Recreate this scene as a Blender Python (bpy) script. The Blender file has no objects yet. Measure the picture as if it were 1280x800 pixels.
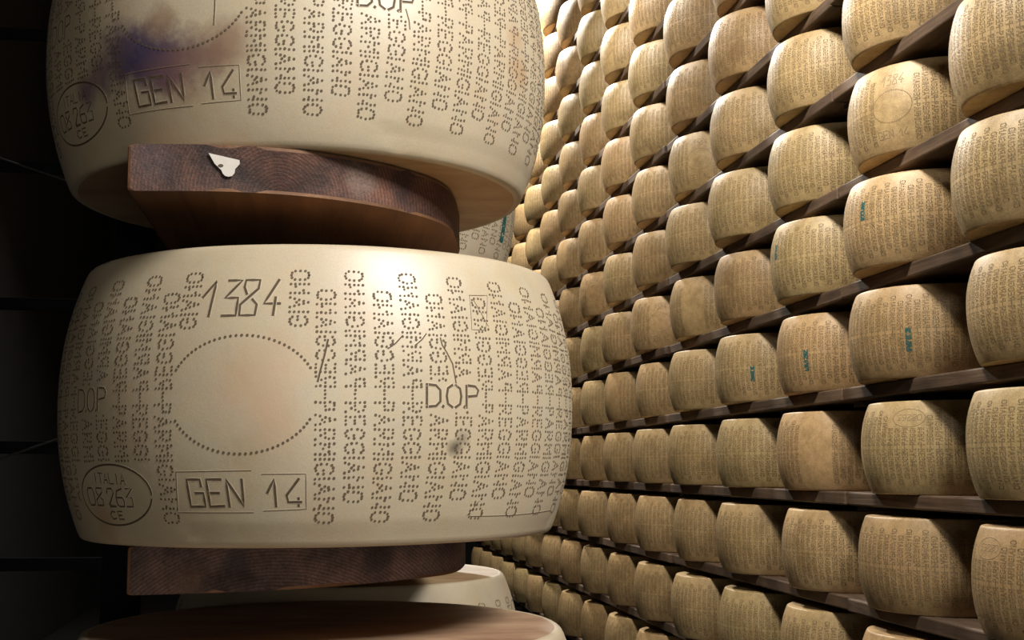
import bpy, bmesh, math, random
from mathutils import Vector, Matrix
random.seed(7)
SC = bpy.context.scene
COL = SC.collection
PI = math.pi

# ------------------------------------------------------------------ camera
F = 1500.0
AX = (0.98709552, -0.16011335, 0.0024812)      # camera right
AU = (-0.02202755, -0.1204194, 0.99247869)     # camera up
AF = (0.1586103, 0.97972592, 0.12239235)       # camera forward
cd = bpy.data.cameras.new('camera'); cam = bpy.data.objects.new('camera', cd); COL.objects.link(cam)
cam.matrix_world = Matrix(((AX[0], AU[0], -AF[0], 0), (AX[1], AU[1], -AF[1], 0), (AX[2], AU[2], -AF[2], 0), (0, 0, 0, 1)))
cd.sensor_width = 36.0; cd.lens = F / 1280 * 36; cd.clip_start = 0.05; cd.clip_end = 100
SC.camera = cam
SC.view_settings.view_transform = 'Standard'; SC.view_settings.look = 'None'
SC.view_settings.gamma = 1.0; SC.view_settings.use_curve_mapping = False
SC.view_settings.exposure = 0.0

# ------------------------------------------------------------------ light
wd = bpy.data.worlds.new('world'); SC.world = wd; wd.use_nodes = True
wd.node_tree.nodes['Background'].inputs[0].default_value = (0.85, 0.85, 1.0, 1)
wd.node_tree.nodes['Background'].inputs[1].default_value = 0.012

def lamp(name, loc, target, power, size, col=(1, 0.93, 0.82), sy=None, spread=PI):
    l = bpy.data.lights.new(name, 'AREA'); l.energy = power; l.color = col
    l.shape = 'RECTANGLE'; l.size = size; l.size_y = sy or size; l.spread = spread
    o = bpy.data.objects.new(name, l); COL.objects.link(o); o.location = loc
    o.rotation_euler = (Vector(target) - Vector(loc)).to_track_quat('-Z', 'Y').to_euler()
    return o
lamp('aisle_lamp_near', (0.66, 0.0, 1.06), (0.12, 0.85, 0.05), 33, 0.46, (1, 0.955, 0.90))
lamp('aisle_lamp_behind', (0.25, -2.2, -0.05), (0.5, 2.0, 0.2), 19, 1.2, (1, 0.90, 0.76))  # added soft fill, low behind the camera, in place of bounced light
lamp('aisle_lamp_middle', (0.35, 2.2, 2.3), (1.5, 2.9, 0.5), 40, 0.4, (1, 0.93, 0.82), spread=2.1)
lamp('aisle_lamp_deep', (0.30, 4.7, 2.7), (1.5, 5.0, 1.3), 28, 0.4, (1, 0.93, 0.82), spread=2.3)
lamp('aisle_lamp_far', (0.55, 7.4, 3.55), (1.4, 6.4, 1.5), 260, 0.3, (1, 0.95, 0.86))

# ------------------------------------------------------------------ node helpers
def mat(name):
    m = bpy.data.materials.new(name); m.use_nodes = True
    nt = m.node_tree
    return m, nt, nt.nodes['Principled BSDF']
def N(nt, t, **k):
    n = nt.nodes.new(t)
    for a, v in k.items():
        if a.startswith('i_'): n.inputs[a[2:].replace('_', ' ')].default_value = v
        else: setattr(n, a, v)
    return n
def L(nt, a, b): nt.links.new(a, b)
def noise(nt, vec, scale, detail=4, rough=0.6, dist=0.0):
    n = N(nt, 'ShaderNodeTexNoise'); n.inputs['Scale'].default_value = scale; n.inputs['Detail'].default_value = detail
    n.inputs['Roughness'].default_value = rough; n.inputs['Distortion'].default_value = dist
    if vec is not None: L(nt, vec, n.inputs['Vector'])
    return n
def ramp(nt, fac, stops):
    r = N(nt, 'ShaderNodeValToRGB'); L(nt, fac, r.inputs[0]); e = r.color_ramp.elements
    while len(e) < len(stops): e.new(0.5)
    for q, (p, c) in zip(e, stops):
        q.position = p; q.color = (c[0], c[1], c[2], 1) if len(c) == 3 else c
    return r
def mix(nt, fac, a, b, mode='MIX'):
    m = N(nt, 'ShaderNodeMix', data_type='RGBA', blend_type=mode)
    for s, v in ((0, fac), (6, a), (7, b)):
        if hasattr(v, 'node'): L(nt, v, m.inputs[s])
        elif s == 0: m.inputs[0].default_value = v
        else: m.inputs[s].default_value = (v[0], v[1], v[2], 1)
    return m.outputs[2]
def bump(nt, h, bsdf, strength, dist):
    b = N(nt, 'ShaderNodeBump'); b.inputs['Strength'].default_value = strength; b.inputs['Distance'].default_value = dist
    L(nt, h, b.inputs['Height']); L(nt, b.outputs[0], bsdf.inputs['Normal'])
def mapping(nt, scale=(1, 1, 1), rot=(0, 0, 0), loc=(0, 0, 0), randomise=False):
    tc = N(nt, 'ShaderNodeTexCoord'); mp = N(nt, 'ShaderNodeMapping')
    mp.inputs['Scale'].default_value = scale; mp.inputs['Rotation'].default_value = rot; mp.inputs['Location'].default_value = loc
    src = tc.outputs['Object']
    if randomise:
        oi = N(nt, 'ShaderNodeObjectInfo'); v = N(nt, 'ShaderNodeVectorMath', operation='SCALE'); cx = N(nt, 'ShaderNodeCombineXYZ')
        for i in range(3): L(nt, oi.outputs['Random'], cx.inputs[i])
        L(nt, cx.outputs[0], v.inputs[0]); v.inputs['Scale'].default_value = 17.0
        a = N(nt, 'ShaderNodeVectorMath', operation='ADD'); L(nt, src, a.inputs[0]); L(nt, v.outputs[0], a.inputs[1]); src = a.outputs[0]
    L(nt, src, mp.inputs['Vector'])
    return mp.outputs[0]

# ------------------------------------------------------------------ materials
def stain(nt, c, px, py, pz, rad, col, amt, wob):
    tc = N(nt, 'ShaderNodeTexCoord'); d = N(nt, 'ShaderNodeVectorMath', operation='DISTANCE')
    L(nt, tc.outputs['Object'], d.inputs[0]); d.inputs[1].default_value = (px, py, pz)
    n1 = noise(nt, tc.outputs['Object'], wob, 5, 0.7)
    a = N(nt, 'ShaderNodeMath', operation='MULTIPLY_ADD'); L(nt, n1.outputs[0], a.inputs[0]); a.inputs[1].default_value = rad * 1.7
    L(nt, d.outputs['Value'], a.inputs[2])
    k = N(nt, 'ShaderNodeMapRange'); L(nt, a.outputs[0], k.inputs[0])
    k.inputs[1].default_value = rad * 2.2; k.inputs[2].default_value = rad * 1.3; k.inputs[3].default_value = 0; k.inputs[4].default_value = amt
    return mix(nt, k.outputs[0], c, col)
def rind_near(name, stains=()):
    m, nt, b = mat(name)
    v = mapping(nt)
    big = noise(nt, v, 9, 5, 0.6); mid = noise(nt, v, 45, 4, 0.65); fine = noise(nt, v, 900, 2, 0.7)
    c = ramp(nt, big.outputs[0], [(0.30, (0.48, 0.38, 0.235)), (0.5, (0.57, 0.473, 0.32)), (0.62, (0.55, 0.435, 0.29)), (0.75, (0.57, 0.42, 0.295))]).outputs[0]
    f = ramp(nt, mid.outputs[0], [(0.35, (0, 0, 0)), (0.75, (1, 1, 1))]).outputs[0]
    c = mix(nt, f, c, (0.53, 0.46, 0.335))
    g = ramp(nt, fine.outputs[0], [(0.3, (0.80, 0.80, 0.78)), (0.65, (1, 1, 1))]).outputs[0]
    c = mix(nt, 0.55, c, g, 'MULTIPLY')
    # scuffs running with the wheel
    v2 = mapping(nt, (14, 14, 60)); sc = noise(nt, v2, 1.0, 6, 0.7, 1.5)
    s = ramp(nt, sc.outputs[0], [(0.66, (0, 0, 0)), (0.80, (0.5, 0.5, 0.5))]).outputs[0]
    c = mix(nt, s, c, (0.36, 0.25, 0.15))
    for st in stains: c = stain(nt, c, *st)
    L(nt, c, b.inputs['Base Color'])
    b.inputs['Roughness'].default_value = 0.46; b.inputs['Specular IOR Level'].default_value = 1.0
    hh = N(nt, 'ShaderNodeMath', operation='MULTIPLY_ADD'); L(nt, fine.outputs[0], hh.inputs[0]); hh.inputs[1].default_value = 0.25; L(nt, mid.outputs[0], hh.inputs[2])
    bump(nt, hh.outputs[0], b, 0.2, 0.001)
    return m
def cheese_face(name, stops):
    m, nt, b = mat(name)
    v = mapping(nt, (1, 2.6, 1)); n1 = noise(nt, v, 7, 6, 0.65, 0.8); n2 = noise(nt, v, 160, 3, 0.7)
    c = ramp(nt, n1.outputs[0], list(stops)).outputs[0]
    c = mix(nt, 0.25, c, n2.outputs[0], 'MULTIPLY')
    L(nt, c, b.inputs['Base Color']); b.inputs['Roughness'].default_value = 0.55
    bump(nt, n2.outputs[0], b, 0.25, 0.001)
    return m
def rind_rack():
    m, nt, b = mat('aged_rind')
    v = mapping(nt, randomise=True)
    big = noise(nt, v, 8, 5, 0.6); fine = noise(nt, v, 330, 3, 0.75); mid = noise(nt, v, 60, 3, 0.6)
    c = ramp(nt, big.outputs[0], [(0.3, (0.34, 0.230, 0.110)), (0.5, (0.50, 0.358, 0.185)), (0.7, (0.53, 0.365, 0.20))]).outputs[0]
    g = ramp(nt, fine.outputs[0], [(0.32, (0.58, 0.55, 0.50)), (0.62, (1, 1, 1))]).outputs[0]
    c = mix(nt, 0.7, c, g, 'MULTIPLY')
    mm = ramp(nt, mid.outputs[0], [(0.3, (0.62, 0.60, 0.54)), (0.65, (1, 1, 1))]).outputs[0]
    c = mix(nt, 0.6, c, mm, 'MULTIPLY')
    oi = N(nt, 'ShaderNodeObjectInfo')
    t = ramp(nt, oi.outputs['Random'], [(0.0, (0.80, 0.72, 0.62)), (0.3, (1, 0.97, 0.9)), (0.6, (0.95, 0.98, 0.88)), (0.8, (1.0, 0.90, 0.82)), (1.0, (1.1, 1.06, 1.0))]).outputs[0]
    c = mix(nt, 0.85, c, t, 'MULTIPLY')
    L(nt, c, b.inputs['Base Color']); b.inputs['Roughness'].default_value = 0.5; b.inputs['Specular IOR Level'].default_value = 0.5
    bump(nt, fine.outputs[0], b, 0.3, 0.0015)
    return m
def plain(name, col, rough=0.6, metal=0.0, nscale=80, amt=0.35, bst=0.15, spec=0.4):
    m, nt, b = mat(name); v = mapping(nt); n = noise(nt, v, nscale, 4, 0.65)
    r = ramp(nt, n.outputs[0], [(0.3, tuple(x * (1 - amt) for x in col)), (0.7, col)])
    L(nt, r.outputs[0], b.inputs['Base Color']); b.inputs['Specular IOR Level'].default_value = spec; b.inputs['Roughness'].default_value = rough; b.inputs['Metallic'].default_value = metal
    bump(nt, n.outputs[0], b, bst, 0.002)
    return m
def wood_end(name, shift, tint, bst=0.5, spots=()):
    # sawn spruce end: growth rings across the face, dark dirt on top
    m, nt, b = mat(name)
    v = mapping(nt, (1, 0.05, 1), loc=shift)
    n0 = noise(nt, v, 22, 4, 0.6)
    w = N(nt, 'ShaderNodeTexWave', wave_type='RINGS', rings_direction='Y', wave_profile='SAW')
    w.inputs['Scale'].default_value = 125; w.inputs['Distortion'].default_value = 2.2; w.inputs['Detail'].default_value = 3; w.inputs['Detail Scale'].default_value = 0.6
    L(nt, v, w.inputs['Vector'])
    c = ramp(nt, w.outputs[0], [(0.0, tuple(x * 0.60 for x in tint)), (0.6, tint), (1.0, tuple(x * 1.5 for x in tint))]).outputs[0]
    d = ramp(nt, n0.outputs[0], [(0.38, (0.22, 0.20, 0.24)), (0.52, (0.9, 0.84, 0.8)), (0.68, (1.7, 1.5, 1.3))]).outputs[0]
    c = mix(nt, 0.9, c, d, 'MULTIPLY')
    for sx, sy, sz, sr, scol, sa in spots: c = stain(nt, c, sx, sy, sz, sr, scol, sa, 60)
    fz = noise(nt, mapping(nt), 420, 3, 0.8)
    ff = ramp(nt, fz.outputs[0], [(0.35, (0.5, 0.5, 0.5)), (0.65, (1.3, 1.25, 1.25))]).outputs[0]
    c = mix(nt, 0.7, c, ff, 'MULTIPLY')
    L(nt, c, b.inputs['Base Color']); b.inputs['Roughness'].default_value = 0.6; b.inputs['Specular IOR Level'].default_value = 0.35
    h = N(nt, 'ShaderNodeMath', operation='ADD'); L(nt, w.outputs[0], h.inputs[0]); L(nt, fz.outputs[0], h.inputs[1])
    bump(nt, h.outputs[0], b, bst, 0.0014)
    return m
def wood_long(name, dark, light, axis='Y', rnd=False):
    m, nt, b = mat(name)
    s = {'Y': (30, 1.6, 30), 'X': (1.6, 30, 30), 'Z': (30, 30, 1.6)}[axis]
    v = mapping(nt, s, randomise=rnd); n1 = noise(nt, v, 1.5, 6, 0.65, 0.6); n2 = noise(nt, mapping(nt, randomise=rnd), 5, 4, 0.6)
    c = ramp(nt, n1.outputs[0], [(0.3, dark), (0.7, light)]).outputs[0]
    d = ramp(nt, n2.outputs[0], [(0.35, (0.5, 0.5, 0.52)), (0.65, (1.1, 1.08, 1.05))]).outputs[0]
    c = mix(nt, 0.8, c, d, 'MULTIPLY')
    L(nt, c, b.inputs['Base Color']); b.inputs['Roughness'].default_value = 0.65
    bump(nt, n1.outputs[0], b, 0.4, 0.003)
    return m

STAIN = []
def on_wheel(th, z, r=0.207):
    a = math.radians(th); return (r * math.sin(a), -r * math.cos(a), z)
for th, z, rad, col, amt in ((-37, .069, .023, (.085, .05, .105), .88), (-26.5, .062, .022, (.085, .045, .085), .88), (-31.5, .066, .021, (.060, .045, .105), .92),
                             (-20, .063, .019, (.17, .09, .075), .8), (-14.5, .070, .018, (.23, .13, .085), .7), (-24.5, .048, .019, (.23, .125, .10), .7), (-29, .052, .016, (.15, .08, .10), .75),
                             (-28, .088, .014, (.25, .14, .09), .65), (-45, .060, .014, (.16, .08, .13), .7), (-50, .052, .012, (.15, .07, .14), .75), (54, .085, .014, (.44, .25, .11), .6), (52, .11, .012, (.44, .25, .11), .5)):
    STAIN.append(on_wheel(th, z) + (rad, col, amt, 38))
STAIN_M = []
for th, z, rad, col, amt in ((-12, .115, .030, (.60, .40, .26), .5), (-9, .085, .020, (.58, .385, .25), .4), (25.5, .072, .006, (.09, .07, .05), .85), (-51, .018, .016, (.34, .19, .08), .6), (27, .078, .006, (.16, .13, .09), .6)):
    STAIN_M.append(on_wheel(th, z) + (rad, col, amt, 40))
M_RIND_TOP = rind_near('rind_stained', STAIN)
M_RIND = rind_near('rind_pale', STAIN_M)
M_FACE = cheese_face('cheese_flat_brown', ((0.3, (0.28, 0.155, 0.095)), (0.5, (0.46, 0.29, 0.18)), (0.7, (0.57, 0.41, 0.26))))
M_FACE2 = cheese_face('cheese_flat_tan', ((0.3, (0.40, 0.23, 0.12)), (0.5, (0.52, 0.35, 0.185)), (0.7, (0.60, 0.44, 0.25))))
M_INK = plain('pressed_mark', (0.115, 0.082, 0.05), 0.8, nscale=300, amt=0.3)
M_DOT = plain('pressed_dot', (0.150, 0.108, 0.066), 0.8, nscale=300, amt=0.3)
M_RACK = rind_rack()
M_RDOT = plain('aged_pressed_dot', (0.20, 0.142, 0.072), 0.8, nscale=120, amt=0.4)
M_TEAL = plain('teal_stamp_ink', (0.012, 0.115, 0.105), 0.7, nscale=200, amt=0.4)
M_PEND1 = wood_end('plank_end_grain_red', (0.03, 0, 0.035), (0.095, 0.046, 0.032), 0.5, ((.030, .022, -.017, .013, (.20, .14, .11), .7), (.060, .05, -.004, .02, (.02, .014, .016), .7), (-.118, .0, -.010, .016, (.06, .045, .05), .6)))
M_PEND2 = wood_end('plank_end_grain_grey', (0.03, 0, 0.15), (0.120, 0.085, 0.080), 0.9, ((-.058, .01, -.012, .009, (.03, .035, .04), .7), (-.09, .005, -.028, .012, (.17, .11, .08), .6), (.04, .06, -.012, .02, (.03, .022, .022), .7)))
M_PLONG = wood_long('plank_underside', (0.12, 0.052, 0.022), (0.24, 0.115, 0.05))
M_SHELF = wood_long('shelf_timber', (0.050, 0.028, 0.015), (0.150, 0.092, 0.054), rnd=True)
M_POST = wood_long('post_timber', (0.02, 0.014, 0.011), (0.045, 0.03, 0.022), 'Z')
M_STEEL = plain('dark_steel', (0.006, 0.006, 0.007), 0.7, 0.0, 60, 0.4, spec=0.05)
M_CABLE = plain('cable_grey', (0.035, 0.035, 0.035), 0.7, 0.0, 60, 0.3, spec=0.2)
M_PAPER = plain('white_paper', (0.66, 0.62, 0.56), 0.8, nscale=90, amt=0.1)
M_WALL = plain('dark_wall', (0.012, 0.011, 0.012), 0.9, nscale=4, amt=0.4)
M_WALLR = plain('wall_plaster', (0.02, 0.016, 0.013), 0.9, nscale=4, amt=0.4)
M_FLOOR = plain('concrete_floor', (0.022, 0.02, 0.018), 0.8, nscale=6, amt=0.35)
M_CEIL = plain('ceiling_plaster', (0.30, 0.28, 0.25), 0.9, nscale=5, amt=0.2)

# ------------------------------------------------------------------ object helpers
def link(name, me, parent=None):
    o = bpy.data.objects.new(name, me); COL.objects.link(o)
    if parent: o.parent = parent
    return o
def tag(o, label, cat, group=None, kind=None):
    o['label'] = label; o['category'] = cat
    if group: o['group'] = group
    if kind: o['kind'] = kind
    return o
def empty(name, loc):
    o = bpy.data.objects.new(name, None); COL.objects.link(o); o.location = loc; o.empty_display_size = 0.05
    return o
def bm_box(bm, x0, x1, y0, y1, z0, z1, bev=0.0, mi=0):
    g = bmesh.ops.create_cube(bm, size=1)
    vs = g['verts']
    for v in vs:
        v.co = Vector((x0 + (v.co.x + .5) * (x1 - x0), y0 + (v.co.y + .5) * (y1 - y0), z0 + (v.co.z + .5) * (z1 - z0)))
    if bev:
        es = list({e for v in vs for e in v.link_edges})
        bmesh.ops.bevel(bm, geom=es, offset=bev, segments=2, affect='EDGES', profile=0.5)
def bm_tube(bm, a, b, r, n=8):
    a = Vector(a); b = Vector(b); d = (b - a); g = bmesh.ops.create_cone(bm, cap_ends=True, segments=n, radius1=r, radius2=r, depth=d.length)
    mt = Matrix.Translation((a + b) / 2) @ d.to_track_quat('Z', 'Y').to_matrix().to_4x4()
    bmesh.ops.transform(bm, matrix=mt, verts=g['verts'])
def mesh(name, bm, mats):
    me = bpy.data.meshes.new(name); bm.normal_update(); bm.to_mesh(me); bm.free()
    for m in mats: me.materials.append(m)
    return me
def box_obj(name, dims, m, bev=0.0, parent=None, origin=None):
    bm = bmesh.new(); bm_box(bm, *dims, bev)
    if origin: bmesh.ops.translate(bm, vec=-Vector(origin), verts=bm.verts)
    o = link(name, mesh(name, bm, [m]), parent)
    if origin: o.location = origin
    return o

# ------------------------------------------------------------------ the setting
ZF, ZC = -1.42, 4.3
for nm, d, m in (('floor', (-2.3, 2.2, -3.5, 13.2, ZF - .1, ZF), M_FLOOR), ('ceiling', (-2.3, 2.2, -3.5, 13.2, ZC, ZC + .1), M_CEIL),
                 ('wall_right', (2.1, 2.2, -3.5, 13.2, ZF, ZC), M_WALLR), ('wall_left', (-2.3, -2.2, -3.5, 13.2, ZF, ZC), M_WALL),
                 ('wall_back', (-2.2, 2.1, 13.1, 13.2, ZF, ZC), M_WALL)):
    box_obj(nm, d, m)['kind'] = 'structure'

# ------------------------------------------------------------------ cheese wheel builder
R_, RB, HW = 0.210, 0.188, 0.218
def prof(z):
    u = (z - HW / 2) / (HW / 2); return RB + (R_ - RB) * (1 - abs(u) ** 2.2)
def wob(th, z, amp):
    return amp * (math.sin(2 * th + 1.3 + 9 * z) * .5 + math.sin(3 * th + 14 * z) * .35 + math.sin(5 * th - 21 * z + 2) * .25 + .3 * math.sin(11 * th + 30 * z))
GL = {  # letters as strokes in a unit box: (points, number of dots)
 'P': (.62, [(((0, 0), (0, 1)), 5), (((.45, 1), (.95, .96)), 2), (((1, .72),), 1), (((.45, .5), (.95, .54)), 2)]),
 'A': (.85, [(((0, 0), (.5, 1)), 5), (((.62, .75), (1, 0)), 4), (((.5, .36),), 1)]),
 'R': (.80, [(((0, 0), (0, 1)), 5), (((.4, 1), (.85, .94)), 2), (((.95, .72),), 1), (((.35, .5), (.8, .52)), 2), (((.6, .3), (1, 0)), 2)]),
 'M': (.85, [(((0, 0), (0, 1)), 5), (((.25, .75), (.5, .42), (.75, .75)), 3), (((1, 1), (1, 0)), 5)]),
 'I': (.02, [(((0, 0), (0, 1)), 5)]),
 'G': (.80, [(((.95, .85), (.6, 1), (.2, .95), (0, .7), (0, .3), (.2, .05), (.6, 0), (.95, .12), (1, .45)), 11), (((.65, .45),), 1)]),
 'N': (.80, [(((0, 0), (0, 1)), 5), (((.3, .72), (.72, .28)), 2), (((1, 1), (1, 0)), 5)]),
 'O': (.80, [(((.5, 1), (.12, .95), (0, .75), (0, .25), (.12, .05), (.5, 0), (.88, .05), (1, .25), (1, .75), (.88, .95), (.5, 1)), 13)]),
 'E': (.65, [(((0, 0), (0, 1)), 5), (((.5, 1), (1, 1)), 2), (((.5, .5), (.9, .5)), 2), (((.5, 0), (1, 0)), 2)]),
}
def sample(pts, n):
    if len(pts) == 1 or n == 1: return [pts[0]]
    ls = [math.dist(pts[i], pts[i + 1]) for i in range(len(pts) - 1)]; T = sum(ls); out = []
    for k in range(n):
        d = T * k / (n - 1); i = 0
        while i < len(ls) - 1 and d > ls[i]: d -= ls[i]; i += 1
        t = min(1, d / ls[i]); out.append((pts[i][0] + (pts[i + 1][0] - pts[i][0]) * t, pts[i][1] + (pts[i + 1][1] - pts[i][1]) * t))
    return out
def word_dots(word, length, cap=0.0126, gap=0.40):
    """dots of a word: (distance along the reading direction, height across)"""
    tot = sum(GL[c][0] for c in word) + gap * (len(word) - 1); k = length / tot; x = 0; out = []
    for c in word:
        w, ss = GL[c]
        for pts, n in ss:
            for u, v in sample(pts, n): out.append(((x + u * w) * k, v * cap))
        x += w + gap
    return out
W_P, W_R = word_dots('PARMIGIANO', .0800), word_dots('REGGIANO', .0660)
ZM = 0.1075
def column_dots(th, low, keep):
    """one pressed column, th in degrees: lower word reads down, upper word is its mirror image"""
    out = []
    lo, up = (W_P, W_R) if low == 'P' else (W_R, W_P)
    for s, wd_ in ((-1, lo), (1, up)):
        for d, h in wd_:
            z = ZM + s * (.0055 + d); a = math.radians(th) + (h - .0063) / R_
            if keep(math.degrees(a), z): out.append((a, z))
    for dz in (-.0027, 0, .0027):
        if keep(th, ZM + dz): out.append((math.radians(th), ZM + dz))
    return out
def bm_dot(bm, a, z, rad, rf, n=6, lift=.00025, mi=1):
    r = rf(a, z); dr = (rf(a, z + .001) - rf(a, z - .001)) / .002
    t = Vector((math.cos(a), math.sin(a), 0)); up = Vector((dr * math.sin(a), -dr * math.cos(a), 1)).normalized(); nn = t.cross(up)
    c = Vector((r * math.sin(a), -r * math.cos(a), z)) + nn * lift
    vs = [bm.verts.new(c + t * (rad * math.cos(2 * PI * k / n + .4)) + up * (rad * math.sin(2 * PI * k / n + .4))) for k in range(n)]
    f = bm.faces.new(vs); f.material_index = mi
def bm_groove(bm, pts, wid, rf, mi=2, rind=0, lip=.0001, edge=-.0001):
    """a pressed line along (angle in radians, z) points: dark floor between two raised lips of rind"""
    P = []
    for i in range(len(pts) - 1):
        (a0, z0), (a1, z1) = pts[i], pts[i + 1]; n = max(1, int(max(abs(a1 - a0) * R_, abs(z1 - z0)) / .004))
        for k in range(n): P.append((a0 + (a1 - a0) * k / n, z0 + (z1 - z0) * k / n))
    P.append(pts[-1]); rows = []
    for i, (a, z) in enumerate(P):
        j0, j1 = max(0, i - 1), min(len(P) - 1, i + 1)
        ds, dz = (P[j1][0] - P[j0][0]) * R_, P[j1][1] - P[j0][1]; l = math.hypot(ds, dz) or 1; ns, nz = -dz / l, ds / l
        e = 0
        if i == 0: e = -wid * .3
        if i == len(P) - 1: e = wid * .3
        row = []
        for q, h in ((-1.1, edge), (-.68, lip), (-.5, .0001), (0, .00009), (.5, .0001), (.68, lip), (1.1, edge)):
            aa = a + (ns * q * wid + ds / l * e) / R_; zz = z + nz * q * wid + dz / l * e
            r = rf(aa, zz) + h; row.append(bm.verts.new((r * math.sin(aa), -r * math.cos(aa), zz)))
        rows.append(row)
    for i in range(len(rows) - 1):
        for k in range(6):
            f = bm.faces.new((rows[i][k], rows[i][k + 1], rows[i + 1][k + 1], rows[i + 1][k])); f.material_index = mi if 2 <= k <= 3 else rind; f.smooth = True
STR = {  # drawn (not dotted) characters, polylines in a unit box
 '1': [((.0, .55), (.75, 1), (.5, 0))],
 '3': [((.2, 1), (1, 1), (.1, .5), (.85, .5), (.8, 0), (0, 0))],
 '8': [((.32, .6), (.15, .8), (.2, 1), (1, 1), (.95, .75), (.0, .3), (0, 0), (.85, 0), (.92, .3), (.65, .45))],
 '4': [((.85, 1), (.0, .32), (1, .32)), ((.7, .5), (.6, 0))],
 'l': [((.0, .5), (.62, 1), (.72, 0))],
 'f': [((.85, 1), (.05, .4), (.15, .15), (1, .15)), ((.82, .3), (.82, .0))],
 'G': [((.85, .75), (.8, 1), (.05, 1), (.15, 0), (1, 0), (.95, .5), (.5, .5))],
 'E': [((.9, 1), (.0, 1), (.12, 0), (1, .02)), ((.1, .5), (.75, .5))],
 'N': [((.1, 0), (.0, 1), (.9, 0), (.85, 1))],
 'D': [((.06, 0), (.06, 1)), ((.06, 1), (.7, .96), (1, .75), (1, .25), (.7, .04), (.06, 0))],
 'O': [((.4, 1), (.1, .85), (.02, .5), (.1, .15), (.4, 0)), ((.6, 0), (.9, .15), (.98, .5), (.9, .85), (.6, 1))],
 'P': [((.05, 0), (.05, 1)), ((.2, 1), (.75, .97), (.98, .8), (.85, .55), (.2, .5))],
 '0': [((.2, 0), (0, .2), (0, .8), (.2, 1), (.8, 1), (1, .8), (1, .2), (.8, 0), (.2, 0))],
 '2': [((0, .75), (.2, 1), (.8, 1), (1, .75), (.1, .1), (.1, 0), (1, 0))],
 '6': [((.9, 1), (.2, .85), (0, .5), (.05, .1), (.3, 0), (.9, 0), (1, .3), (.85, .5), (.1, .5))],
 'I': [((.5, 0), (.5, 1))], 'T': [((0, 1), (1, 1)), ((.5, 1), (.5, 0))], 'A': [((0, 0), (.5, 1), (1, 0)), ((.2, .35), (.8, .35))],
 'L': [((0, 1), (0, 0), (1, 0))], 'C': [((1, .9), (.4, 1), (0, .6), (0, .4), (.4, 0), (1, .1))], '.': [((.4, .0), (.6, .06))],
}
def text(bm, s, spans, z0, z1, wid, rf, off=0, shear=0.0, tilt=0.0):
    """each character in its own angular span (degrees); tilt raises z per degree"""
    for ch, (t0, t1) in zip(s, spans):
        for pl in STR[ch]:
            q = []
            for u, v in pl:
                th = t0 + (t1 - t0) * u; q.append((math.radians(th + off + shear * (v - .5)), z0 + (z1 - z0) * v + tilt * (th - spans[0][0])))
            bm_groove(bm, q, wid, rf)
def even(t0, t1, n, g=.22):
    w = (t1 - t0) / (n + (n - 1) * g); return [(t0 + i * w * (1 + g), t0 + i * w * (1 + g) + w) for i in range(n)]

def rind_mesh(bm, rf, seg, rings, facem, flat=0.0, zl=0.0, zh=HW):
    zs = [zl, zl + .0007, zl + .0022, zl + .005] + [zl + .007 + (zh - zl - .014) * k / rings for k in range(1, rings)] + [zh - .005, zh - .0022, zh - .0007, zh]
    ins = {0: .0026, 1: .0012, 2: .0003, 3: 0}
    rows = []
    for i, z in enumerate(zs):
        k = min(i, len(zs) - 1 - i); d = ins.get(k, 0); row = []
        for s in range(seg):
            a = 2 * PI * s / seg; r = rf(a, z) - d; row.append(bm.verts.new((r * math.sin(a), -r * math.cos(a), z)))
        rows.append(row)
    for i in range(len(rows) - 1):
        for s in range(seg):
            f = bm.faces.new((rows[i][s], rows[i][(s + 1) % seg], rows[i + 1][(s + 1) % seg], rows[i + 1][s])); f.smooth = True
    for row, z, top in ((rows[0], zl, False), (rows[-1], zh, True)):
        prev = row
        for fr in (.985, .9, .7, .4):
            cur = []
            for s in range(seg):
                a = 2 * PI * s / seg; r = (rf(a, z) - .0026) * fr; cur.append(bm.verts.new((r * math.sin(a), -r * math.cos(a), z + flat * math.sin(3 * a + 5 * r / .2) * (1 - fr))))
            for s in range(seg):
                q = (prev[s], prev[(s + 1) % seg], cur[(s + 1) % seg], cur[s]); f = bm.faces.new(q if top else q[::-1]); f.smooth = True; f.material_index = facem if fr < .95 else 0
            prev = cur
        f = bm.faces.new(prev if top else prev[::-1]); f.material_index = facem; f.smooth = True

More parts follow.
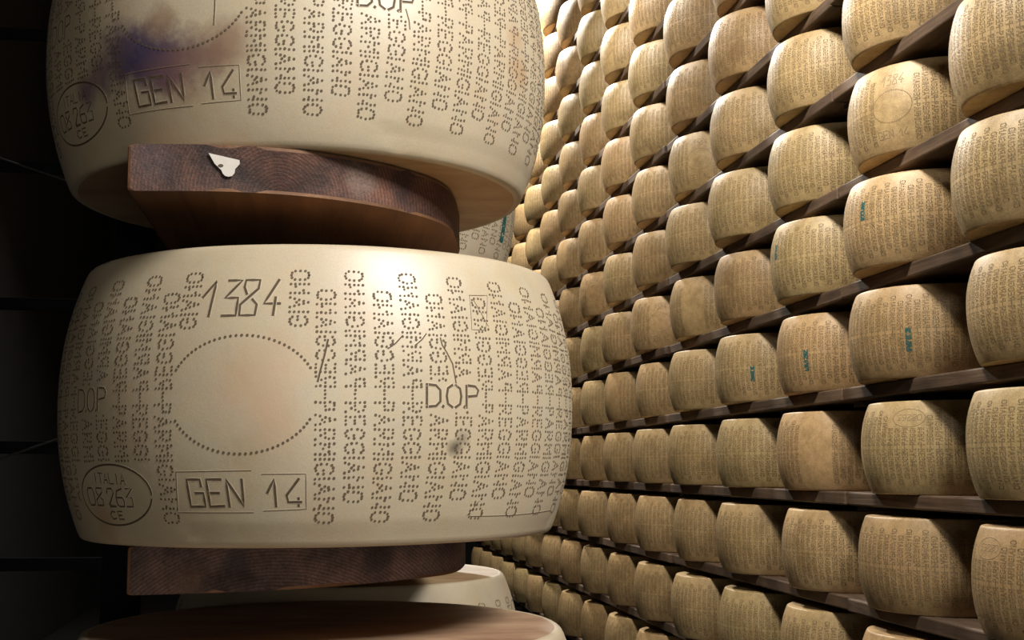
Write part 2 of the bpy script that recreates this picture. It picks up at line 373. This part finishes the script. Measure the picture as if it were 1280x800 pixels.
PITCH = 5.45
def near_wheel(name, loc, off, amp, rindm, rot, zl=0.0, zh=HW, face=None, ridge=26.0, scr=()):
    rf = lambda a, z: prof(z) + wob(a, z, amp) - (.0009 if z < .0185 + .0015 * math.sin(4 * a) and ridge - 300 * (z - .014) < ((math.degrees(a) - off + 180) % 360 - 180) < ridge + 95 else 0)
    rg = lambda a, z: prof(z) + wob(a, z, amp)
    bm = bmesh.new(); rind_mesh(bm, rf, 256, 44, 3, .0008, zl, zh)
    for pts, w, mi in scr: bm_groove(bm, [(math.radians(t), z) for t, z in pts], w, rg, mi)
    if 1:
        def keep(th, z):
            t = th - off
            if 18.3 < t < 31.3 and .0965 < z < .118: return False            # under D.O.P
            if -58.5 < t < -45.6 and .0965 < z < .119: return False
            if -59.6 < t < -34 and z < .064: return False                     # above the oval
            return True
        cols = [(0, 'P'), (-31.2, 'P'), (-36.6, 'R'), (-42.1, 'P'), (-47.8, 'R'), (-53.4, 'P'), (-59.5, 'R')]
        cols += [(PITCH * k, 'PR'[k % 2]) for k in range(1, 37)] + [(-65 - PITCH * k, 'PR'[k % 2]) for k in range(0, 17)]
        for th, low in cols:
            for a, z in column_dots(th + off, low, keep):
                if math.cos(a) > -.35: bm_dot(bm, a + random.gauss(0, .0009), z + random.gauss(0, .00018), random.uniform(.00084, .00108), rg)
        top = lambda th, z: z > .151                                          # two short columns either side of the number
        for th in (-26.7, -5.1):
            for a, z in column_dots(th + off, 'R', top): bm_dot(bm, a, z, .0010, rg)
        for k in range(84):                                                   # dotted ring
            q = 2 * PI * k / 84; th = -15.6 + 14.3 * math.cos(q); z = .1080 + .0398 * math.sin(q)
            if abs(z - .108) < .0150 and abs(math.cos(q)) > .5: continue
            bm_dot(bm, math.radians(th + off), z, .00105, rg)
        text(bm, '1384', [(-24.2, -20.9), (-19.9, -16.4), (-16.4, -12.9), (-11.8, -8.7)], .1615, .1865, .0019, rg, off)
        text(bm, 'GENlf', [(-26.9, -23.2), (-22.6, -19.3), (-18.6, -15.0), (-10.7, -8.5), (-7.2, -4.3)], .0330, .0512, .0018, rg, off)
        for pl in (((-28.8, .0565), (-13.6, .0570)), ((-28.8, .0565), (-29.4, .0290), (-13.6, .0290)), ((-11.6, .0545), (-3.4, .0545), (-3.4, .0310), (-11.6, .0300))):
            bm_groove(bm, [(math.radians(t + off), z) for t, z in pl], .0006, rg, 1, lip=.00002, edge=-.00002)
        text(bm, 'D.O.P', [(19, 22), (22.2, 23), (23.3, 26.7), (27, 27.8), (27.7, 30.8)], .0995, .1150, .0019, rg, off)
        text(bm, 'D.O.P', [(-57.5, -54.3), (-54, -53.4), (-53.2, -50.2), (-50, -49.4), (-49.3, -46.3)], .0995, .1160, .0013, rg, off)
        el = []
        for k in range(81):
            q = 2 * PI * k / 80 + .12; th = -47 + 11.6 * math.cos(q) + 1.5 * math.sin(q); z = .0405 + .0212 * math.sin(q) - .002 * math.cos(q)
            el.append((math.radians(th + off), z))
        bm_groove(bm, el[:79], .0014, rg)
        text(bm, 'ITALIA', even(-52.5, -42.0, 6, .35), .0490, .0560, .0010, rg, off, tilt=-.0001)
        text(bm, '08', even(-56.2, -50.2, 2, .25), .0330, .0452, .0013, rg, off)
        text(bm, '263', even(-48.6, -40.4, 3, .25), .0325, .0450, .0013, rg, off)
        text(bm, 'CE', even(-48.8, -44.6, 2, .5), .0235, .0290, .0011, rg, off)
    o = link(name, mesh(name, bm, [rindm, M_DOT, M_INK, face or M_FACE2])); o.location = loc; o.rotation_euler = rot
    return o

wt = near_wheel('cheese_wheel', (-.0156, 1.0283, .2245), -8.5, .0010, M_RIND_TOP, (.0024, -.0156, 0), scr=[([(-16.7, .083), (-16.5, .093), (-16.4, .104)], .0009, 2), ([(20.5, .102), (21.2, .094), (21.4, .088)], .0009, 2)])
tag(wt, 'pale cheese wheel with a purple stain, topmost of the near stack', 'cheese', 'wheels of the near stack')
SCR = [([(31.5, .0232), (38, .0226), (44.3, .0222), (54, .0226), (63.8, .0232)], .0007, 2), ([(22.4, .148), (22.7, .143), (23.6, .138), (24.8, .130), (25.2, .122), (25.6, .114)], .0011, 2),
       ([(-1.4, .1160), (-.9, .124), (-.2, .134), (.4, .1445)], .0013, 2), ([(30.6, .181), (35.6, .1825), (33.6, .156), (30, .1555), (30.6, .181)], .0006, 2), ([(31.5, .178), (34.5, .159)], .0007, 2),
       ([(11.6, .139), (13.0, .1425), (14.6, .1485)], .0009, 2), ([(17.0, .142), (18.4, .1460), (19.4, .1505)], .0009, 2), ([(8.3, .136), (6.6, .128), (5.2, .117)], .0005, 0), ([(33, .034), (31.5, .028), (30.5, .024)], .0006, 2)]
wm = near_wheel('cheese_wheel', (.0064, 1.0252, -.058), 0, .0008, M_RIND, (.003, -.0112, 0), .0045, .2135, None, -28.5, SCR)
tag(wm, 'pale cheese wheel numbered 1384, sandwiched between two planks in the near stack', 'cheese', 'wheels of the near stack')
wb = near_wheel('cheese_wheel', (.012, 1.0, -.3445), 40, .0010, M_RIND, (0, 0, 0), face=M_FACE)
tag(wb, 'cheese wheel at the bottom of the near stack, its brown flat top showing', 'cheese', 'wheels of the near stack')

def teal_marks(parent, th, zc, h, rf, w=.010, seed=1):
    """a short line of stamped signs running down the rind"""
    rn = random.Random(seed); bm = bmesh.new(); n = 4
    for k in range(n):
        z0 = zc + h / 2 - h * k / n; z1 = z0 - h / n * .72
        for pl in rn.sample([((0, 0), (1, 0)), ((0, 1), (1, 1)), ((0, 0), (0, 1)), ((1, 0), (1, 1)), ((0, .5), (1, .5)), ((0, 0), (1, 1))], 4):
            q = [(math.radians(th) + (u - .5) * w / R_, z0 + (z1 - z0) * v) for u, v in pl]
            bm_groove(bm, q, .0020, rf, 0, lip=.0005)
    o = link('green_stamp', mesh('green_stamp', bm, [M_TEAL]), parent); o['label'] = 'faded green stamped marks'
    return o
rg0 = lambda a, z: prof(z) + wob(a, z, .001)
w2 = near_wheel('cheese_wheel', (.036, 1.50, .2251), 17, .001, M_RIND, (0, -.0156, 0))
tag(w2, 'cheese wheel with green marks, behind the stained top wheel of the near stack', 'cheese')
teal_marks(w2, 62, .058, .035, rg0, .008, 3)
w4 = near_wheel('cheese_wheel', (.030, 1.50, -.0532), 60, .001, M_RIND, (0, -.0112, 0))
tag(w4, 'cheese wheel behind the wheel numbered 1384, on the same plank', 'cheese')
w3 = near_wheel('cheese_wheel', (.042, 1.50, -.3445), 95, .001, M_RIND, (0, 0, 0))
tag(w3, 'cheese wheel peeking out behind the bottom wheel of the near stack', 'cheese')

# ------------------------------------------------------------------ planks of the near rack
def plank(label, front, xr, ztop, T, yend, mend, rot_y):
    t = empty('plank', (0, front[0][1], ztop)); 
    pts = front + [(xr, front[-1][1] + .25), (xr, yend), (front[0][0], yend)]
    bm = bmesh.new(); y0 = front[0][1]
    # smooth front curve
    fine = []
    for i in range(len(front) - 1):
        p0 = front[max(0, i - 1)]; p1 = front[i]; p2 = front[i + 1]; p3 = front[min(len(front) - 1, i + 2)]
        for k in range(8):
            s = k / 8; q = [0.5 * (2 * p1[d] + (p2[d] - p0[d]) * s + (2 * p0[d] - 5 * p1[d] + 4 * p2[d] - p3[d]) * s * s + (3 * p1[d] - p0[d] - 3 * p2[d] + p3[d]) * s ** 3) for d in (0, 1)]
            fine.append(tuple(q))
    pts = fine + [front[-1], (xr, front[-1][1] + .25), (xr, yend), (front[0][0], yend)]
    nf = len(fine)
    lo = [bm.verts.new((x, y - y0, -T)) for x, y in pts]; hi = [bm.verts.new((x, y - y0, 0)) for x, y in pts]
    n = len(pts); ft = bm.faces.new(hi); fb = bm.faces.new(lo[::-1])
    for i in range(n):
        f = bm.faces.new((lo[i], lo[(i + 1) % n], hi[(i + 1) % n], hi[i])); f.material_index = 1 if i < nf else 0
    es = [e for e in bm.edges if e in set(ft.edges) | set(fb.edges)] + [e for e in bm.edges if set(e.verts) in ({lo[0], hi[0]}, {lo[-1], hi[-1]})]
    bmesh.ops.bevel(bm, geom=es, offset=.0022, segments=2, affect='EDGES', profile=.5)
    o = link('board', mesh('board', bm, [M_PLONG, mend]), t); t.rotation_euler = (0, rot_y, 0)
    tag(t, label, 'plank', 'planks of the near stack'); return t
pu = plank('red-brown plank with a white paper scrap on its sawn end, under the top wheel', [(-.133, .838), (-.062, .834), (-.002, .847), (.058, .886), (.100, .945), (.122, 1.05)], .130, .2232, .033, 1.78, M_PEND1, -.0156)
pl = plank('dark grey-brown plank under the wheel numbered 1384', [(-.133, .912), (-.062, .918), (.004, .936), (.066, .978), (.115, 1.03), (.138, 1.12)], .142, -.0556, .0345, 1.78, M_PEND2, -.0112)
pb = plank('plank carrying the bottom wheel of the near stack', [(-.133, .86), (-.062, .864), (0, .87), (.06, .89), (.1, .94), (.12, 1.05)], .13, -.3460, .034, 1.78, M_PEND2, 0)
# torn paper scrap stuck on the upper plank's end
bm = bmesh.new()
sc_ = [(-.0781, .2170), (-.0572, .2126), (-.0569, .2100), (-.0588, .2075), (-.0600, .2062), (-.0604, .2033), (-.0620, .2012), (-.0644, .2006), (-.0668, .2012), (-.0683, .2028), (-.0694, .2052), (-.0739, .2096)]
fr_ = [bm.verts.new((x, 0, z)) for x, z in sc_]; bk_ = [bm.verts.new((x, .0007, z)) for x, z in sc_]
bm.faces.new(fr_); bm.faces.new(bk_[::-1])
for i in range(len(sc_)): bm.faces.new((fr_[i], bk_[i], bk_[(i + 1) % len(sc_)], fr_[(i + 1) % len(sc_)]))
g = bmesh.ops.create_circle(bm, cap_ends=True, segments=10, radius=.0011, matrix=Matrix.Translation((-.0697, -.0003, .2083)) @ Matrix.Rotation(PI / 2, 4, 'X') @ Matrix.Scale(1.7, 4, (1, 0, 0)))
for v in g['verts']:
    for f in v.link_faces: f.material_index = 1
bmesh.ops.recalc_face_normals(bm, faces=bm.faces)
ps = link('paper_scrap', mesh('paper_scrap', bm, [M_PAPER, M_INK]), pu)
ps.matrix_parent_inverse = pu.matrix_basis.inverted() if False else Matrix.Identity(4)
ps.location = (0, -.0060, -.2235); ps['label'] = 'small torn white paper scrap'

def rack_post(label, x, y, arms):
    t = empty('steel_upright', (x, y, ZF)); 
    box_obj('post', (-.017, .017, -.017, .017, 0, ZC - ZF), M_STEEL, .002, t)
    for z in arms: box_obj('arm', (-.017, .30, -.012, .012, z - ZF - .014, z - ZF), M_STEEL, .001, t)
    tag(t, label, 'rack upright'); return t
rack_post('dark steel upright at the left edge of the near stack planks', -.188, 1.262, (.1868, -.0975, -.3806))

# ------------------------------------------------------------------ dark racking to the left
t = empty('steel_rack_frame', (-1.05, 5.0, ZF))
for x in (-.86, -.37, .30): box_obj('upright', (x - .03, x + .03, -.03, .03, 0, 4.6), M_STEEL, .003, t)
for z in (-.90, -.35, .10, .665, 1.22, 1.77, 2.3): box_obj('beam', (-.86, .30, -.045, -.031, z - ZF - .05, z - ZF), M_STEEL, .003, t)
tag(t, 'dark steel rack frame in the shadows left of the near stack', 'rack')
for a, b, lab in (((-1.62, 4.94, 1.331), (-.60, 4.94, 1.01), 'thin grey bracing cable sloping down towards the stained top wheel'), ((-1.62, 4.94, -.116), (-.60, 4.94, .25), 'thin grey bracing cable rising towards the wheel numbered 1384')):
    bm = bmesh.new(); bm_tube(bm, a, b, .0045); tag(link('bracing_cable', mesh('bracing_cable', bm, [M_CABLE])), lab, 'cable')

# ------------------------------------------------------------------ the tall rack on the right
X0, Y0, S, Z0, HR = 1.508, 2.1996, .5271, -.0597, .2715
def project(p):
    x = sum(a * b for a, b in zip(AX, p)); y = sum(a * b for a, b in zip(AU, p)); z = sum(a * b for a, b in zip(AF, p))
    return 640 + F * x / z, 400 - F * y / z
rr_ = lambda a, z: prof(z) + wob(a, z, .0012)
def rack_mesh(kind):
    bm = bmesh.new(); rind_mesh(bm, rr_, 72, 16, 0)
    for k in range(66):
        th = k * PITCH
        if kind == 1 and (th < 31 or th > 354): 
            if th > 1 and th < 30: continue
        if kind == 2 and 120 < th < 150: continue
        keep = (lambda a, z: z > .064) if kind == 1 and 300 < th < 328 else (lambda a, z: True)
        for a, z in column_dots(th, 'PR'[k % 2], keep): bm_dot(bm, a, z, random.uniform(.0010, .0015), rr_, 4, .0004)
    if kind == 1:
        text(bm, '1384', even(8, 24, 4), .162, .187, .0015, rr_)
        text(bm, 'GENlf', [(4, 7.6), (8.2, 11.6), (12.3, 15.9), (20, 22.3), (23, 26)], .033, .051, .0015, rr_)
        el = [(math.radians(-46 + 11.5 * math.cos(2 * PI * k / 40)), .0405 + .021 * math.sin(2 * PI * k / 40)) for k in range(41)]
        bm_groove(bm, el, .0012, rr_)
        text(bm, '08263', even(-55, -38, 5), .033, .046, .0012, rr_)
        for k in range(70):
            q = 2 * PI * k / 70; bm_dot(bm, math.radians(15.6 + 14 * math.cos(q)), .108 + .0395 * math.sin(q), .0014, rr_, 4, .0004)
    return mesh('rack_wheel', bm, [M_RACK, M_RDOT, M_RDOT, M_RACK])
RM = [rack_mesh(0), rack_mesh(1), rack_mesh(2)]
ORD = ['', 'first', 'second', 'third', 'fourth', 'fifth', 'sixth', 'seventh', 'eighth', 'ninth', 'tenth', 'eleventh', 'twelfth', 'thirteenth', 'fourteenth', 'fifteenth', 'sixteenth', 'seventeenth', 'eighteenth', 'nineteenth', 'twentieth']
def shelf_words(k): return 'the eye-level shelf' if k == 0 else ORD[abs(k)] + ' shelf ' + ('above' if k > 0 else 'below') + ' eye level'
def hidden(u, v):
    if v < 200 and u < 672: return True
    if 200 <= v < 310 and u < 672 - (v - 200) * .62: return True
    if 310 <= v < 672 and u < 690: return True
    if v >= 672 and u < 600: return True
    if v >= 760 and u < 690: return True
    return False
SPECIAL = {(2, 2): (-47, .135, .048, 0), (1, 3): (-35, .085, .06, 0), (1, 2): (-17, .085, .055, 0), (2, 3): (-64, .135, .045, 0), (1, 4): (-23, .085, .05, 0)}
FLIP = {(0, 2): -73, (-1, 1): -103}
FACE = {(3, 2): 43}
rows_cols = {}
for k in range(-3, 13):
    n = 0
    for j in range(0, 19):
        cx, cy, zb = X0, Y0 + S * (j - 1), Z0 + k * HR
        d = math.hypot(cx, cy); a = math.atan2(cx, cy) - math.asin(R_ / d); Lt = math.sqrt(d * d - R_ * R_)
        a2 = math.atan2(cx, cy) - .5 * math.asin(R_ / d)
        pts = []
        for f_, ang, ll in ((0, a, Lt), (1, a2, d - R_ * .85)):
            for zz in (.01, .06, .11, .16, .21): pts.append(project((ll * math.sin(ang), ll * math.cos(ang), zb + zz)))
        vis = [p for p in pts if 4 < p[0] < 1276 and 4 < p[1] < 796 and (j <= 13 or not hidden(*p))]
        if not vis: continue
        n += 1; rows_cols.setdefault(k, []).append(j)
        rn = random.Random(k * 100 + j)
        kind = 1 if (k, j) in FLIP or (k, j) in FACE or rn.random() < (.2 if j > 3 else 0) else rn.choice((0, 0, 2))
        o = link('cheese_wheel', RM[kind])
        jx, jy = rn.gauss(0, .006), rn.gauss(0, .008)
        view = math.degrees(math.atan2(-(cx), cy))          # wheel angle that faces the camera is -view
        face = math.degrees(math.atan2(-cx, cy))
        rz = rn.uniform(0, 2 * PI)
        o.location = (cx + jx, cy + jy, zb)
        if (k, j) in FACE: rz = math.radians(face - FACE[(k, j)])
        o.rotation_euler = (0, 0, rz)
        if (k, j) in FLIP:
            # lies upside down: its oval stamp is near the top
            o.rotation_euler = (PI, 0, math.radians(face + PI * 0 + FLIP[(k, j)] + 180)); o.location.z = zb + HW
        lab = 'tan cheese wheel'
        if (k, j) in SPECIAL:
            th, zc, hh, _ = SPECIAL[(k, j)]
            o.rotation_euler = (0, 0, math.radians(face)); lab = 'cheese wheel with green marks'
            teal_marks(o, th, zc, hh, rr_, .011, 10 + k * 7 + j)
        tag(o, '%s, %s from right photo edge, %s' % (lab, ORD[n], shelf_words(k)), 'cheese', 'wheels on the tall aisle rack')

# shelf boards, three wheels to a board
post_js = [-.5, 2.5, 5.5, 8.5, 11.5, 14.5, 17.5]
BT = .034
bmx = bmesh.new(); bm_box(bmx, -.14, .14, -1.5 * S + .003, 1.5 * S - .003, -BT, 0, .004); ME_B = mesh('shelf_board', bmx, [M_SHELF])
for k in range(-3, 13):
    js = rows_cols.get(k, [])
    if not js: continue
    bi = 0
    for i in range(6):
        c = 1 + 3 * i
        if c - 1 > max(js): continue
        bi += 1; rn = random.Random(900 + k * 10 + i)
        o = link('shelf_board', ME_B); o.location = (X0 + rn.uniform(-.006, .006), Y0 + S * (c - 1), Z0 + k * HR - .0004)
        tag(o, 'brown shelf board, %s from right photo edge, carrying wheels on %s' % (ORD[bi], shelf_words(k)), 'shelf', 'boards of the tall aisle rack')
PO = ['nearest', 'second nearest', 'third nearest', 'fourth nearest', 'fifth nearest', 'sixth nearest', 'farthest']
for i, pj in enumerate(post_js):
    y = Y0 + S * (pj - 1)
    t = empty('rack_post', (X0 + .205, y, ZF)); tag(t, 'dark timber post at the back of the tall aisle rack, %s to the camera' % PO[i], 'rack post', 'posts of the tall aisle rack')
    box_obj('post', (-.03, .03, -.03, .03, 0, ZC - ZF), M_POST, .004, t)
    for k in range(-3, 13):
        z = Z0 + k * HR - BT - .0006 - ZF
        box_obj('bracket', (-.30, -.028, -.03, .03, z - .014, z), M_POST, .002, t)
